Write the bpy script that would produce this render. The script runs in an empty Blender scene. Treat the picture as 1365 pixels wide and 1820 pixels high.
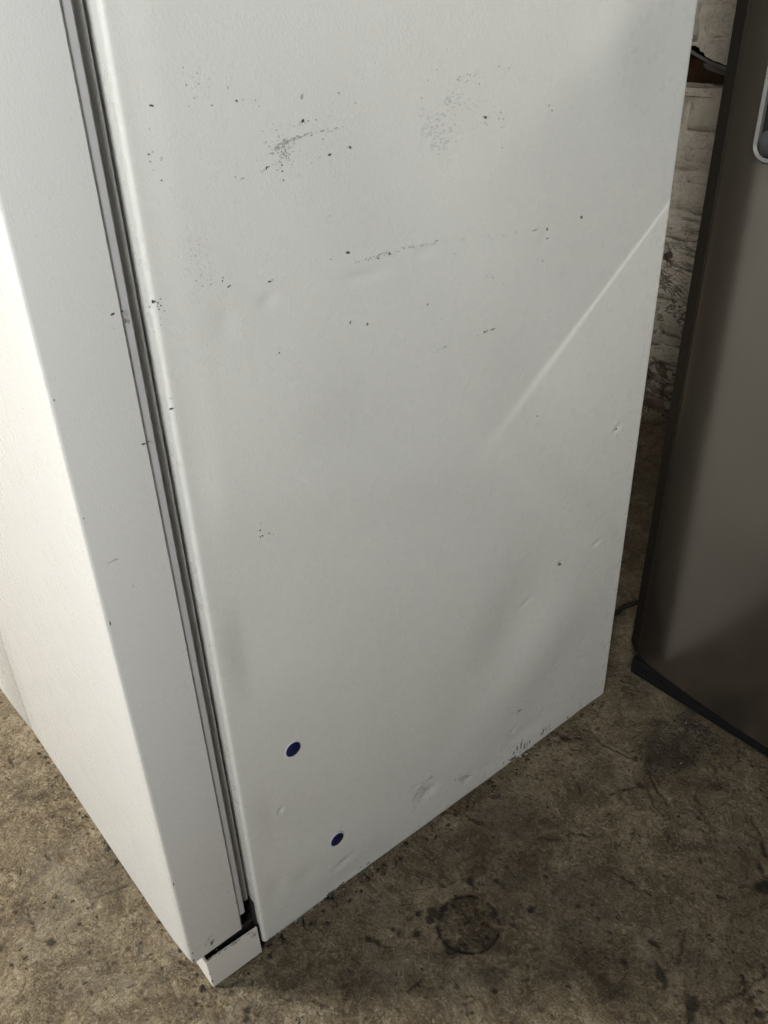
import bpy, bmesh, math, random
import numpy as np
from mathutils import Matrix, Vector

scene = bpy.context.scene
COL = scene.collection

# ------------------------------------------------------------------ camera
CAM = Vector((0.56123, -0.24800, 0.95317))
RT = Vector((0.6388, 0.7687, -0.0318)); UP = Vector((-0.3856, 0.3556, 0.8514)); BK = Vector((0.6658, -0.5316, 0.5236))
cd = bpy.data.cameras.new('camera'); cam = bpy.data.objects.new('camera', cd); COL.objects.link(cam)
m = Matrix((RT, UP, BK)).transposed().to_4x4(); m.translation = CAM
cam.matrix_world = m
cd.sensor_fit = 'VERTICAL'; cd.sensor_height = 36.0; cd.lens = 1540 / 1820 * 36
cd.clip_start = 0.02; cd.clip_end = 60
scene.camera = cam

# ------------------------------------------------------------------ world: the dim bounce light of a workshop interior
w = bpy.data.worlds.new('World'); scene.world = w; w.use_nodes = True
bg = w.node_tree.nodes['Background']
bg.inputs[0].default_value = (1.0, 0.96, 0.88, 1); bg.inputs[1].default_value = 0.018

# ------------------------------------------------------------------ lamps (strip lights on the ceiling and an added fill)
def area(name, loc, target, sx, sy, power, col=(1, 0.96, 0.88), spread=180, up=None):
    ld = bpy.data.lights.new(name, 'AREA'); ld.shape = 'RECTANGLE'; ld.size = sx; ld.size_y = sy
    ld.energy = power; ld.color = col; ld.spread = math.radians(spread)
    o = bpy.data.objects.new(name, ld); COL.objects.link(o)
    z = (Vector(loc) - Vector(target)).normalized()
    if up is None:
        o.rotation_euler = z.to_track_quat('Z', 'Y').to_euler(); o.location = loc
    else:                                   # up: direction the long (x) side follows
        x = Vector(up); x = (x - z * x.dot(z)).normalized(); y = z.cross(x)
        mm = Matrix((x, y, z)).transposed().to_4x4(); mm.translation = Vector(loc); o.matrix_world = mm
    return o
area('ceiling_strip_light', (-1.68, -1.82, 2.05), (-0.2, -0.1, 0.0), 0.60, 0.30, 111, (1, 0.98, 0.925))
area('panel_fill_light', (1.75, -2.15, 1.95), (0, -0.04, 1.33), 0.8, 0.8, 15.5, (0.97, 0.99, 1.0), 63)  # added fill from the right front, aimed high on the side panel
# added spot, masked to draw a bright bar and wedge across the side panel
def masked_spot(name, loc, target, along, power, build):
    ld = bpy.data.lights.new(name, 'SPOT'); ld.energy = power; ld.spot_size = math.radians(34); ld.spot_blend = 0.6; ld.shadow_soft_size = 0.0
    ld.color = (1, 0.97, 0.92)
    o = bpy.data.objects.new(name, ld); COL.objects.link(o)
    z = (Vector(loc) - Vector(target)).normalized(); x = Vector(along); x = (x - z * x.dot(z)).normalized(); y = z.cross(x)
    mm = Matrix((x, y, z)).transposed().to_4x4(); mm.translation = Vector(loc); o.matrix_world = mm
    ld.use_nodes = True; t = ld.node_tree; em = next(n for n in t.nodes if n.type == 'EMISSION')
    tc = t.nodes.new('ShaderNodeTexCoord'); sp = t.nodes.new('ShaderNodeSeparateXYZ'); t.links.new(tc.outputs['Normal'], sp.inputs[0])
    def mt(op, a, b=None):
        n = t.nodes.new('ShaderNodeMath'); n.operation = op
        for i, v in enumerate((a, b)):
            if v is None: continue
            if isinstance(v, (int, float)): n.inputs[i].default_value = v
            else: t.links.new(v, n.inputs[i])
        return n.outputs[0]
    def sm(v, lo, hi):
        n = t.nodes.new('ShaderNodeMapRange'); n.interpolation_type = 'SMOOTHSTEP'; t.links.new(v, n.inputs[0]); n.inputs[1].default_value = lo; n.inputs[2].default_value = hi
        return n.outputs[0]
    az = mt('ABSOLUTE', sp.outputs[2]); u = mt('DIVIDE', sp.outputs[0], az); v = mt('DIVIDE', sp.outputs[1], az)
    t.links.new(build(mt, sm, u, v), em.inputs['Strength'])
    return o
SPOT_AT = Vector((1.75, -0.55, 2.15)); SPOT_TO = Vector((0, 0.4735, 0.630)); BAR_DIR = Vector((0, 0.257, 0.1913)).normalized()
def bar(mt, sm, u, v):
    w_ = mt('ADD', 0.0008, mt('MULTIPLY', sm(mt('MULTIPLY', u, -1), -0.03, 0.09), 0.0014))     # widens towards the lower front end
    k = mt('DIVIDE', v, w_); k = mt('POWER', 2.718, mt('MULTIPLY', mt('MULTIPLY', k, k), -1))
    k = mt('MULTIPLY', k, mt('MULTIPLY', sm(u, -0.090, 0.01), 1.25))
    wedge = mt('MULTIPLY', mt('MULTIPLY', sm(v, 0.0015, -0.0015), sm(v, -0.12, 0.0)), sm(mt('ADD', u, mt('MULTIPLY', v, 0.2)), -0.10, 0.02))
    return mt('ADD', k, mt('MULTIPLY', wedge, 0.34))
masked_spot('pattern_spot', SPOT_AT, SPOT_TO, BAR_DIR, 55, bar)
def upper(mt, sm, u, v):
    return mt('MULTIPLY', mt('MULTIPLY', sm(v, -0.004, 0.012), sm(v, 0.30, 0.0)), mt('MULTIPLY', sm(u, -0.13, 0.04), 0.55))
masked_spot('pattern_spot', SPOT_AT, (0, 0.485, 0.887), (0, 0.134, 0.083), 55, upper)  # second added spot, masked to brighten the panel above a diagonal edge

scene.view_settings.view_transform = 'Standard'; scene.view_settings.look = 'None'
scene.view_settings.exposure = 0.0; scene.view_settings.gamma = 1.0

# ------------------------------------------------------------------ helpers
F, PX, PY = 1540.0, 682.5, 910.0
def ray(u, v):
    return RT * (u - PX) - UP * (v - PY) - BK * F
def hit(axis, val, u, v):
    r = ray(u, v); return CAM + r * ((val - CAM[axis]) / r[axis])
def P(u, v):                                # point of the side plane x = 0
    return hit(0, 0.0, u, v)
def G(u, v):                                # point of the floor
    return hit(2, 0.0, u, v)

def vnoise(x, y, seed=0):
    xi = np.floor(x).astype(np.int64); yi = np.floor(y).astype(np.int64)
    xf = x - xi; yf = y - yi
    def h(a, b):
        n = (a * 374761393 + b * 668265263 + seed * 974634777) & 0x7fffffff
        n = ((n ^ (n >> 13)) * 1274126177) & 0x7fffffff
        return ((n ^ (n >> 16)) & 0xffff) / 65535.0
    u = xf * xf * (3 - 2 * xf); v = yf * yf * (3 - 2 * yf)
    a, b, c, d = h(xi, yi), h(xi + 1, yi), h(xi, yi + 1), h(xi + 1, yi + 1)
    return (a * (1 - u) + b * u) * (1 - v) + (c * (1 - u) + d * u) * v
def fbm(x, y, seed=0, octv=4):
    s = 0; a = 0.5; t = 0
    for k in range(octv):
        s = s + a * vnoise(x * 2 ** k + 17.3 * k, y * 2 ** k - 9.1 * k, seed + k); t += a; a *= 0.5
    return s / t

def link(name, mesh, mat, parent=None, smooth=False):
    o = bpy.data.objects.new(name, mesh); COL.objects.link(o)
    if mat is not None and not mesh.materials: mesh.materials.append(mat)
    if smooth:
        mesh.polygons.foreach_set('use_smooth', [True] * len(mesh.polygons))
    if parent is not None:
        o.parent = parent
        r = parent
        off = Vector(r.location)
        while r.parent is not None:
            r = r.parent; off += Vector(r.location)
        o.location = -off
    return o
def bmobj(name, bm, mat, parent=None, smooth=False):
    me = bpy.data.meshes.new(name); bm.normal_update(); bm.to_mesh(me); bm.free()
    return link(name, me, mat, parent, smooth)
def pyobj(name, verts, faces, mat, parent=None, smooth=False):
    me = bpy.data.meshes.new(name); me.from_pydata([tuple(v) for v in verts], [], faces); me.update()
    return link(name, me, mat, parent, smooth)
def addbox(bm, x0, x1, y0, y1, z0, z1, bev=0.0, seg=2):
    vs = [bm.verts.new(p) for p in ((x0,y0,z0),(x1,y0,z0),(x1,y1,z0),(x0,y1,z0),(x0,y0,z1),(x1,y0,z1),(x1,y1,z1),(x0,y1,z1))]
    fs = [bm.faces.new([vs[i] for i in q]) for q in ((3,2,1,0),(4,5,6,7),(0,1,5,4),(1,2,6,5),(2,3,7,6),(3,0,4,7))]
    if bev > 0:
        es = list({e for f in fs for e in f.edges})
        bmesh.ops.bevel(bm, geom=es, offset=bev, segments=seg, affect='EDGES', profile=0.5)
def boxobj(name, dims, mat, parent=None, bev=0.0, seg=2, smooth=False):
    bm = bmesh.new(); addbox(bm, *dims, bev=bev, seg=seg); return bmobj(name, bm, mat, parent, smooth)
def prism(name, prof, z0, z1, mat, parent=None, bev=0.0, seg=2):
    """closed outline in xy (counter-clockwise seen from above), raised from z0 to z1; caps eased by bev"""
    bm = bmesh.new()
    lo = [bm.verts.new((x, y, z0)) for x, y in prof]; hi = [bm.verts.new((x, y, z1)) for x, y in prof]
    n = len(prof)
    cb = bm.faces.new(lo[::-1]); ct = bm.faces.new(hi)
    for i in range(n): bm.faces.new((lo[i], lo[(i+1) % n], hi[(i+1) % n], hi[i]))
    if bev:
        es = list(set(cb.edges) | set(ct.edges))
        bmesh.ops.bevel(bm, geom=es, offset=bev, segments=seg, affect='EDGES', profile=0.5)
    bmesh.ops.recalc_face_normals(bm, faces=bm.faces)
    o = bmobj(name, bm, mat, parent)
    me = o.data
    me.polygons.foreach_set('use_smooth', [True] * len(me.polygons))
    me.set_sharp_from_angle(angle=math.radians(35))
    return o
def thing(name, label, cat, loc, group=None):
    o = bpy.data.objects.new(name, None); COL.objects.link(o); o.location = loc; o.empty_display_size = 0.1
    o['label'] = label; o['category'] = cat
    if group: o['group'] = group
    return o
def tag(o, label, cat, group=None):
    o['label'] = label; o['category'] = cat
    if group: o['group'] = group
    return o
def tube(name, pts, r, mat, parent=None, n=8):
    bm = bmesh.new(); rings = []
    pts = [Vector(p) for p in pts]
    for i, p in enumerate(pts):
        t = (pts[min(i+1, len(pts)-1)] - pts[max(i-1, 0)]).normalized()
        a = t.orthogonal() if abs(t.z) > 0.95 else t.cross(Vector((0, 0, 1)))
        a.normalize(); b = t.cross(a)
        rings.append([bm.verts.new(p + (a * math.cos(q) + b * math.sin(q)) * r) for q in (2 * math.pi * k / n for k in range(n))])
    for i in range(len(rings) - 1):
        for k in range(n): bm.faces.new((rings[i][k], rings[i][(k+1) % n], rings[i+1][(k+1) % n], rings[i+1][k]))
    bm.faces.new(rings[0][::-1]); bm.faces.new(rings[-1])
    bmesh.ops.recalc_face_normals(bm, faces=bm.faces)
    return bmobj(name, bm, mat, parent, True)

# ------------------------------------------------------------------ materials
class NT:
    def __init__(s, name):
        s.m = bpy.data.materials.new(name); s.m.use_nodes = True; s.t = s.m.node_tree
        s.b = s.t.nodes['Principled BSDF']
        s.co = s.t.nodes.new('ShaderNodeTexCoord').outputs['Object']
    def n(s, t, **k):
        o = s.t.nodes.new(t)
        for a, v in k.items(): setattr(o, a, v)
        return o
    def put(s, a, b): s.t.links.new(a, b)
    def mapping(s, scale, rot=(0, 0, 0)):
        o = s.n('ShaderNodeMapping'); s.put(s.co, o.inputs[0]); o.inputs['Scale'].default_value = scale; o.inputs['Rotation'].default_value = rot
        return o.outputs[0]
    def noise(s, scale, detail=4, rough=0.55, dist=0.0, vec=None):
        o = s.n('ShaderNodeTexNoise'); s.put(vec or s.co, o.inputs['Vector'])
        o.inputs['Scale'].default_value = scale; o.inputs['Detail'].default_value = detail
        o.inputs['Roughness'].default_value = rough; o.inputs['Distortion'].default_value = dist
        return o.outputs[0]
    def ramp(s, fac, stops):
        o = s.n('ShaderNodeValToRGB'); s.put(fac, o.inputs[0]); e = o.color_ramp.elements
        while len(e) < len(stops): e.new(0.5)
        for q, (p, c) in zip(e, stops):
            q.position = p; q.color = (c, c, c, 1) if not isinstance(c, tuple) else c + (1,)
        return o.outputs[0]
    def math(s, op, a, b=None, clamp=False):
        o = s.n('ShaderNodeMath', operation=op, use_clamp=clamp)
        for i, v in enumerate((a, b)):
            if v is None: continue
            if isinstance(v, (int, float)): o.inputs[i].default_value = v
            else: s.put(v, o.inputs[i])
        return o.outputs[0]
    def mix(s, fac, a, b, mode='MIX'):
        o = s.n('ShaderNodeMix', data_type='RGBA', blend_type=mode)
        for i, v in ((0, fac), (6, a), (7, b)):
            if isinstance(v, (int, float)): o.inputs[i].default_value = v
            elif isinstance(v, tuple): o.inputs[i].default_value = v + (1,)
            else: s.put(v, o.inputs[i])
        return o.outputs[2]
    def attr(s, name):
        return s.n('ShaderNodeAttribute', attribute_name=name).outputs['Fac']
    def bump(s, h, strength, dist, prev=None):
        o = s.n('ShaderNodeBump'); o.inputs['Strength'].default_value = strength; o.inputs['Distance'].default_value = dist
        s.put(h, o.inputs['Height'])
        if prev is not None: s.put(prev, o.inputs['Normal'])
        return o.outputs[0]
    def done(s, col=None, rough=None, normal=None, **k):
        for v, nm in ((col, 'Base Color'), (rough, 'Roughness'), (normal, 'Normal')):
            if v is None: continue
            if isinstance(v, (int, float)): s.b.inputs[nm].default_value = v
            elif isinstance(v, tuple): s.b.inputs[nm].default_value = v + (1,)
            else: s.put(v, s.b.inputs[nm])
        for a, v in k.items(): s.b.inputs[a.replace('_', ' ')].default_value = v
        return s.m

def mat_paint(name, base, rough, peel=0.22, grime=0.10):
    q = NT(name)
    big = q.noise(2.6, 3, 0.5); fine = q.noise(38, 4, 0.6)
    stv = q.mapping((60, 60, 3.0)); drip = q.noise(1.0, 4, 0.6, vec=stv)
    c = q.mix(q.math('MULTIPLY', q.ramp(big, [(0.35, 0.0), (0.75, 1.0)]), grime), base, tuple(v * k for v, k in zip(base, (0.90, 0.885, 0.81))))
    c = q.mix(q.math('MULTIPLY', q.ramp(fine, [(0.50, 0.0), (0.8, 1.0)]), grime), c, tuple(v * 0.86 for v in base))
    c = q.mix(q.math('MULTIPLY', q.ramp(drip, [(0.56, 0.0), (0.74, 1.0)]), grime * 0.30), c, tuple(v * k for v, k in zip(base, (0.85, 0.83, 0.76))))
    r = q.math('ADD', q.math('MULTIPLY', fine, 0.12), rough - 0.06)
    h1 = q.noise(520, 2, 0.5); h2 = q.noise(9, 2, 0.4)
    nb = q.bump(h2, 0.05, 0.02); nb = q.bump(h1, peel, 0.0006, nb)
    return q.done(c, r, nb)
M_SIDE = mat_paint('textured_white_paint', (0.75, 0.748, 0.700), 0.28, 0.26, 0.14)
M_DOOR = mat_paint('white_door_paint', (0.705, 0.70, 0.67), 0.28, 0.24, 0.10)
q = NT('gasket_vinyl'); M_GASKET = q.done(q.mix(q.math('MULTIPLY', q.ramp(q.noise(30, 4, 0.7), [(0.4, 0.0), (0.8, 1.0)]), 0.5), (0.52, 0.515, 0.51), (0.38, 0.37, 0.355)), 0.5)
q = NT('white_plastic'); M_KICK = q.done(q.mix(q.ramp(q.noise(40, 5, 0.7), [(0.55, 0.0), (0.9, 0.7)]), (0.78, 0.75, 0.70), (0.5, 0.46, 0.39)), 0.42)
q = NT('black_steel'); M_BLACK = q.done(q.mix(q.noise(60, 3), (0.010, 0.010, 0.010), (0.03, 0.03, 0.028)), 0.38)
q = NT('black_rubber'); M_RUBBER = q.done(q.mix(q.noise(80, 3), (0.012, 0.012, 0.012), (0.03, 0.028, 0.025)), 0.6)
q = NT('navy_plastic'); M_NAVY = q.done(q.mix(q.noise(150, 3), (0.004, 0.007, 0.050), (0.007, 0.011, 0.075)), 0.35)
q = NT('plug_rim'); M_RIM = q.done(q.mix(q.noise(150, 3), (0.72, 0.73, 0.78), (0.8, 0.8, 0.84)), 0.35)
def mat_flat(name, a, b, rough=0.6, sc=300):
    q = NT(name); return q.done(q.mix(q.ramp(q.noise(sc, 4, 0.7), [(0.3, 0.0), (0.7, 1.0)]), a, b), rough)
M_CHIP = mat_flat('bare_chipped_metal', (0.035, 0.034, 0.030), (0.15, 0.145, 0.13))
M_SCUFF = mat_flat('grey_scuff', (0.33, 0.33, 0.31), (0.52, 0.515, 0.49))
M_FAINT = mat_flat('faint_rub', (0.575, 0.575, 0.545), (0.68, 0.675, 0.64), 0.5)
M_RUST = mat_flat('brown_speck', (0.10, 0.07, 0.025), (0.25, 0.19, 0.08))

def mat_steel():
    q = NT('bronze_stainless')
    v = q.mapping((3, 3, 260)); br = q.noise(1.0, 4, 0.6, vec=q.mapping((260, 260, 2.0)))
    cl = q.noise(4, 4, 0.55)
    c = q.mix(cl, (0.250, 0.224, 0.194), (0.305, 0.276, 0.242))
    r = q.math('ADD', q.math('MULTIPLY', br, 0.06), 0.17)
    r = q.math('ADD', r, q.math('MULTIPLY', q.ramp(cl, [(0.4, 0.0), (0.7, 1.0)]), 0.06))
    return q.done(c, r, q.bump(br, 0.03, 0.0005), Metallic=0.92)
M_STEEL = mat_steel()
q = NT('dark_grey_cabinet'); M_DCAB = q.done(q.mix(q.noise(30, 3), (0.03, 0.03, 0.029), (0.05, 0.048, 0.045)), 0.5)
q = NT('silver_trim'); M_SILVER = q.done(q.mix(q.noise(30, 3), (0.15, 0.145, 0.135), (0.19, 0.185, 0.17)), 0.40, Metallic=0.2)
q = NT('slate_tray'); M_TRAY = q.done(q.mix(q.noise(30, 3), (0.075, 0.08, 0.08), (0.11, 0.11, 0.11)), 0.35)

q = NT('dark_edge_reflection'); M_EDGE_DARK = q.done(q.mix(q.noise(20, 3), (0.020, 0.017, 0.013), (0.028, 0.024, 0.019)), 0.5, Specular_IOR_Level=0.3)  # near-black colour carries the dark reflection of the door edge
q = NT('matt_black'); M_MATT = q.done(q.mix(q.noise(60, 3), (0.006, 0.006, 0.006), (0.014, 0.013, 0.012)), 0.75, Specular_IOR_Level=0.25)
def mat_floor():
    q = NT('worn_concrete')
    wob = q.noise(4.5, 5, 0.6); mid = q.noise(17, 8, 0.72, 1.0); fin = q.noise(85, 8, 0.78, 1.6); gr = q.noise(360, 4, 0.75, 0.5)
    wr = q.noise(42, 7, 0.7, 2.4)
    c = q.mix(q.ramp(wob, [(0.32, 0.0), (0.66, 1.0)]), (0.200, 0.146, 0.080), (0.35, 0.275, 0.165))
    c = q.mix(q.math('MULTIPLY', q.ramp(mid, [(0.40, 1.0), (0.50, 0.0)]), 0.85), c, (0.125, 0.086, 0.043))
    c = q.mix(q.math('MULTIPLY', q.ramp(mid, [(0.52, 0.0), (0.62, 1.0)]), 0.60), c, (0.48, 0.395, 0.255))
    c = q.mix(q.math('MULTIPLY', q.ramp(fin, [(0.40, 1.0), (0.48, 0.0)]), 0.62), c, (0.090, 0.061, 0.029))
    c = q.mix(q.math('MULTIPLY', q.ramp(fin, [(0.53, 0.0), (0.62, 1.0)]), 0.60), c, (0.52, 0.44, 0.30))
    c = q.mix(q.math('MULTIPLY', q.ramp(gr, [(0.40, 1.0), (0.48, 0.0)]), 0.45), c, (0.085, 0.059, 0.030))
    c = q.mix(q.math('MULTIPLY', q.ramp(gr, [(0.56, 0.0), (0.64, 1.0)]), 0.45), c, (0.54, 0.46, 0.325))
    # wrinkled laitance: thin dark ridges, everywhere weak, stronger in patches
    ab = q.math('ABSOLUTE', q.math('SUBTRACT', wr, 0.5)); wl = q.ramp(ab, [(0.0, 1.0), (0.016, 0.0)])
    wg = q.ramp(q.noise(9, 4, 0.6), [(0.40, 0.15), (0.58, 1.0)])
    wl = q.math('MULTIPLY', wl, wg)
    c = q.mix(q.math('MULTIPLY', wl, 0.75), c, (0.050, 0.035, 0.020))
    rid = q.noise(12, 6, 0.68, 1.6); line = q.ramp(q.math('ABSOLUTE', q.math('SUBTRACT', rid, 0.5)), [(0.0, 1.0), (0.009, 0.0)])
    craz = q.math('MULTIPLY', line, q.ramp(q.noise(6, 3), [(0.52, 0.0), (0.60, 1.0)]))
    c = q.mix(q.math('MULTIPLY', craz, 0.7), c, (0.030, 0.021, 0.012))
    vo = q.n('ShaderNodeTexVoronoi'); vv = q.n('ShaderNodeVectorMath', operation='ADD'); q.put(q.co, vv.inputs[0])
    jit = q.n('ShaderNodeTexNoise'); q.put(q.co, jit.inputs['Vector']); jit.inputs['Scale'].default_value = 90
    sc_ = q.n('ShaderNodeVectorMath', operation='SCALE'); q.put(jit.outputs['Color'], sc_.inputs[0]); sc_.inputs['Scale'].default_value = 0.012
    q.put(sc_.outputs[0], vv.inputs[1]); q.put(vv.outputs[0], vo.inputs['Vector']); vo.inputs['Scale'].default_value = 95
    pit = q.math('MULTIPLY', q.ramp(vo.outputs['Distance'], [(0.12, 1.0), (0.26, 0.0)]), q.ramp(q.noise(14, 4, 0.6), [(0.52, 0.0), (0.60, 1.0)]))
    c = q.mix(q.math('MULTIPLY', pit, 0.85), c, (0.035, 0.024, 0.013))
    # crisp dark scabs and worm marks
    wm = q.noise(48, 4, 0.55, 1.0); sc2 = q.math('MULTIPLY', q.ramp(wm, [(0.335, 1.0), (0.355, 0.0)]), q.ramp(q.noise(5, 3), [(0.44, 0.15), (0.60, 1.0)]))
    c = q.mix(q.math('MULTIPLY', sc2, 0.85), c, (0.035, 0.023, 0.011))
    c = q.mix(1.0, c, (1.28, 1.28, 1.31), 'MULTIPLY')
    c = q.mix(q.attr('stain'), c, (0.040, 0.028, 0.016))
    c = q.mix(q.attr('pale'), c, (0.36, 0.31, 0.235))
    c = q.mix(q.attr('mark'), c, (0.012, 0.008, 0.004))
    h = q.math('ADD', q.math('MULTIPLY', fin, 0.7), mid)
    for k_, a_ in ((craz, 0.4), (pit, 0.5), (sc2, 0.35), (wl, 0.22), (q.attr('mark'), 0.5)): h = q.math('SUBTRACT', h, q.math('MULTIPLY', k_, a_))
    nb = q.bump(h, 0.95, 0.012); nb = q.bump(gr, 0.5, 0.0020, nb)
    r = q.math('ADD', q.math('MULTIPLY', mid, 0.3), 0.52)
    return q.done(c, r, nb)
M_FLOOR = mat_floor()

def mat_brick(name, mortar=False):
    q = NT(name)
    geo = q.n('ShaderNodeNewGeometry').outputs['Position']
    sep = q.n('ShaderNodeSeparateXYZ'); q.put(geo, sep.inputs[0])
    lump = q.noise(28, 5, 0.6, 0.4, vec=geo); fin = q.noise(130, 4, 0.7, vec=geo); big = q.noise(7, 4, 0.6, vec=geo)
    paint = q.mix(q.ramp(lump, [(0.3, 0.0), (0.7, 1.0)]), (0.44, 0.39, 0.32), (0.56, 0.51, 0.43))
    paint = q.mix(q.math('MULTIPLY', q.ramp(fin, [(0.30, 1.0), (0.45, 0.0)]), 0.7), paint, (0.20, 0.165, 0.115))
    bare = q.mix(lump, (0.055, 0.036, 0.022), (0.12, 0.085, 0.055))
    z = sep.outputs['Z']
    # paint gets darker and streakier towards the lowest courses; paint flakes off there
    st = q.n('ShaderNodeMapping'); q.put(geo, st.inputs[0]); st.inputs['Scale'].default_value = (5, 1, 22)
    str_ = q.noise(1.0, 6, 0.7, 1.2, vec=st.outputs[0])
    lowd = q.n('ShaderNodeMapRange'); q.put(q.math('ADD', z, q.math('MULTIPLY', str_, 0.35)), lowd.inputs[0])
    lowd.inputs[1].default_value = 0.18; lowd.inputs[2].default_value = 0.56; lowd.inputs[3].default_value = 0.92; lowd.inputs[4].default_value = 0.0
    paint = q.mix(lowd.outputs[0], paint, (0.085, 0.068, 0.040))
    low = q.n('ShaderNodeMapRange'); q.put(z, low.inputs[0])
    low.inputs[1].default_value = 0.0; low.inputs[2].default_value = 0.16; low.inputs[3].default_value = 0.16; low.inputs[4].default_value = 0.0
    k = q.math('ADD', q.math('MULTIPLY', big, 0.6), q.math('MULTIPLY', lump, 0.4)); k = q.math('SUBTRACT', k, low.outputs[0])
    peel = q.ramp(k, [(0.385, 1.0), (0.40, 0.0)]) if not mortar else q.ramp(k, [(0.40, 1.0), (0.42, 0.0)])
    c = q.mix(peel, paint, bare)
    crk = q.math('ABSOLUTE', q.math('SUBTRACT', str_, 0.5))
    crm = q.math('MULTIPLY', q.ramp(crk, [(0.0, 1.0), (0.018, 0.0)]), q.ramp(z, [(0.30, 0.85), (0.50, 0.12)]))
    c = q.mix(crm, c, (0.03, 0.022, 0.012))
    h = q.math('ADD', lump, q.math('MULTIPLY', fin, 0.45)); h = q.math('SUBTRACT', h, q.math('MULTIPLY', peel, 0.35)); h = q.math('SUBTRACT', h, q.math('MULTIPLY', crm, 0.5))
    return q.done(c, 0.75, q.bump(h, 0.9, 0.010))
M_BRICK = mat_brick('painted_brick'); M_MORTAR = mat_brick('painted_mortar', True)
M_CAVITY = mat_flat('cavity_shade_brick', (0.010, 0.0055, 0.003), (0.025, 0.013, 0.007), 0.9, 40); M_CAVITY.node_tree.nodes['Principled BSDF'].inputs['Specular IOR Level'].default_value = 0.05  # shade of the hole put into a near-black brick colour

# ------------------------------------------------------------------ floor
def axis(lo, a, b, hi, step, n):
    return np.concatenate([np.linspace(lo, a, n)[:-1], np.arange(a, b, step), np.linspace(b, hi, n)])
fx = axis(-4.0, -0.70, 0.46, 4.0, 0.0023, 14); fy = axis(-4.0, -0.30, 0.80, 1.75, 0.0023, 14)
X, Y = np.meshgrid(fx, fy)                       # rows are y
fine = (X > -0.70) & (X < 0.46) & (Y > -0.30) & (Y < 0.80)
rng = np.random.default_rng(11); random.seed(5)
stain = np.zeros_like(X); mark = np.zeros_like(X); pale = np.zeros_like(X)
warpx = (fbm(X * 40, Y * 40, 3, 4) - 0.5) * 0.030; warpy = (fbm(X * 40, Y * 40, 9, 4) - 0.5) * 0.030
n1 = fbm(X * 90, Y * 90, 21, 4); n2 = fbm(X * 22, Y * 22, 33, 4)
def win(cx, cy, r):
    i0, i1 = np.searchsorted(fx, (cx - r, cx + r)); j0, j1 = np.searchsorted(fy, (cy - r, cy + r))
    return (slice(j0, j1), slice(i0, i1))
def blob(arr, u, v, rx, ry=None, rot=0.0, amt=1.0, soft=0.35, wob=1.0):
    g = G(u, v); ry = ry or rx; s = win(g.x, g.y, max(rx, ry) * 2.2 + 0.01)
    dx = X[s] - g.x + warpx[s] * wob * min(1, rx / 0.015); dy = Y[s] - g.y + warpy[s] * wob * min(1, rx / 0.015)
    c, t = math.cos(rot), math.sin(rot)
    d = np.hypot((dx * c + dy * t) / rx, (-dx * t + dy * c) / ry)
    d = d + (n1[s] - 0.5) * 2.2 + (n2[s] - 0.5) * 0.8
    arr[s] = np.maximum(arr[s], amt * np.clip((1 + soft - d) / (2 * soft), 0, 1))
def stroke(arr, pts, wd, amt=1.0, broken=0.0, wob=0.55):
    gp = [G(*p) for p in pts]
    for a, b in zip(gp[:-1], gp[1:]):
        cx, cy = (a.x + b.x) / 2, (a.y + b.y) / 2; L = math.hypot(b.x - a.x, b.y - a.y)
        s = win(cx, cy, L / 2 + 0.03)
        px = X[s] + warpx[s] * wob; py = Y[s] + warpy[s] * wob
        t = np.clip(((px - a.x) * (b.x - a.x) + (py - a.y) * (b.y - a.y)) / max(L * L, 1e-9), 0, 1)
        d = np.hypot(px - a.x - t * (b.x - a.x), py - a.y - t * (b.y - a.y))
        k = amt * np.clip(1.3 - d / (wd * (0.25 + 1.5 * n1[s])), 0, 1)
        if broken: k = k * np.clip((n1[s] - broken - 0.14) * 9, 0, 1)
        arr[s] = np.maximum(arr[s], k)
# the old patched core hole
ring = G(833, 1640); RR = 0.0365
d = np.hypot(X - ring.x + warpx * 0.10, Y - ring.y + warpy * 0.10)
groove = np.clip(1.25 - np.abs(d - RR) / 0.0019, 0, 1) * np.clip((n1 - 0.30) * 8, 0.25, 1)
mark = np.maximum(mark, groove * 1.0)
halo = np.clip(1.0 - np.abs(d - RR * 1.65) / 0.010, 0, 1) * np.clip((n2 - 0.42) * 5, 0, 1)
stain = np.maximum(stain, halo * 0.55)
disc = np.clip((RR - d) / 0.003, 0, 1)
stain = np.maximum(stain, disc * np.clip((0.60 - n2) * 2.6, 0.10, 0.6))
stain = np.maximum(stain, 0.55 * np.clip(1.9 - d / RR, 0, 1) * np.clip((n1 - 0.40) * 6, 0, 1))
craz = np.clip(1 - np.abs(fbm(X * 75, Y * 75, 71, 3) - 0.5) / 0.035, 0, 1) * disc
mark = np.maximum(mark, craz * 0.9)
pale = np.maximum(pale, 0.45 * np.clip(1 - np.abs(d - RR - 0.003) / 0.0015, 0, 1) * np.clip((n2 - 0.45) * 8, 0, 1))
for a in ((791, 1612, 0.0034), (770, 1618, 0.005), (765, 1632, 0.004), (783, 1627, 0.004), (800, 1682, 0.005), (808, 1687, 0.0055), (795, 1673, 0.0045), (815, 1686, 0.004), (742, 1657, 0.003), (835, 1562, 0.005), (883, 1563, 0.003), (880, 1622, 0.004), (946, 1612, 0.004)):
    blob(mark, a[0], a[1], a[2], amt=0.85, wob=0.5)
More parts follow.
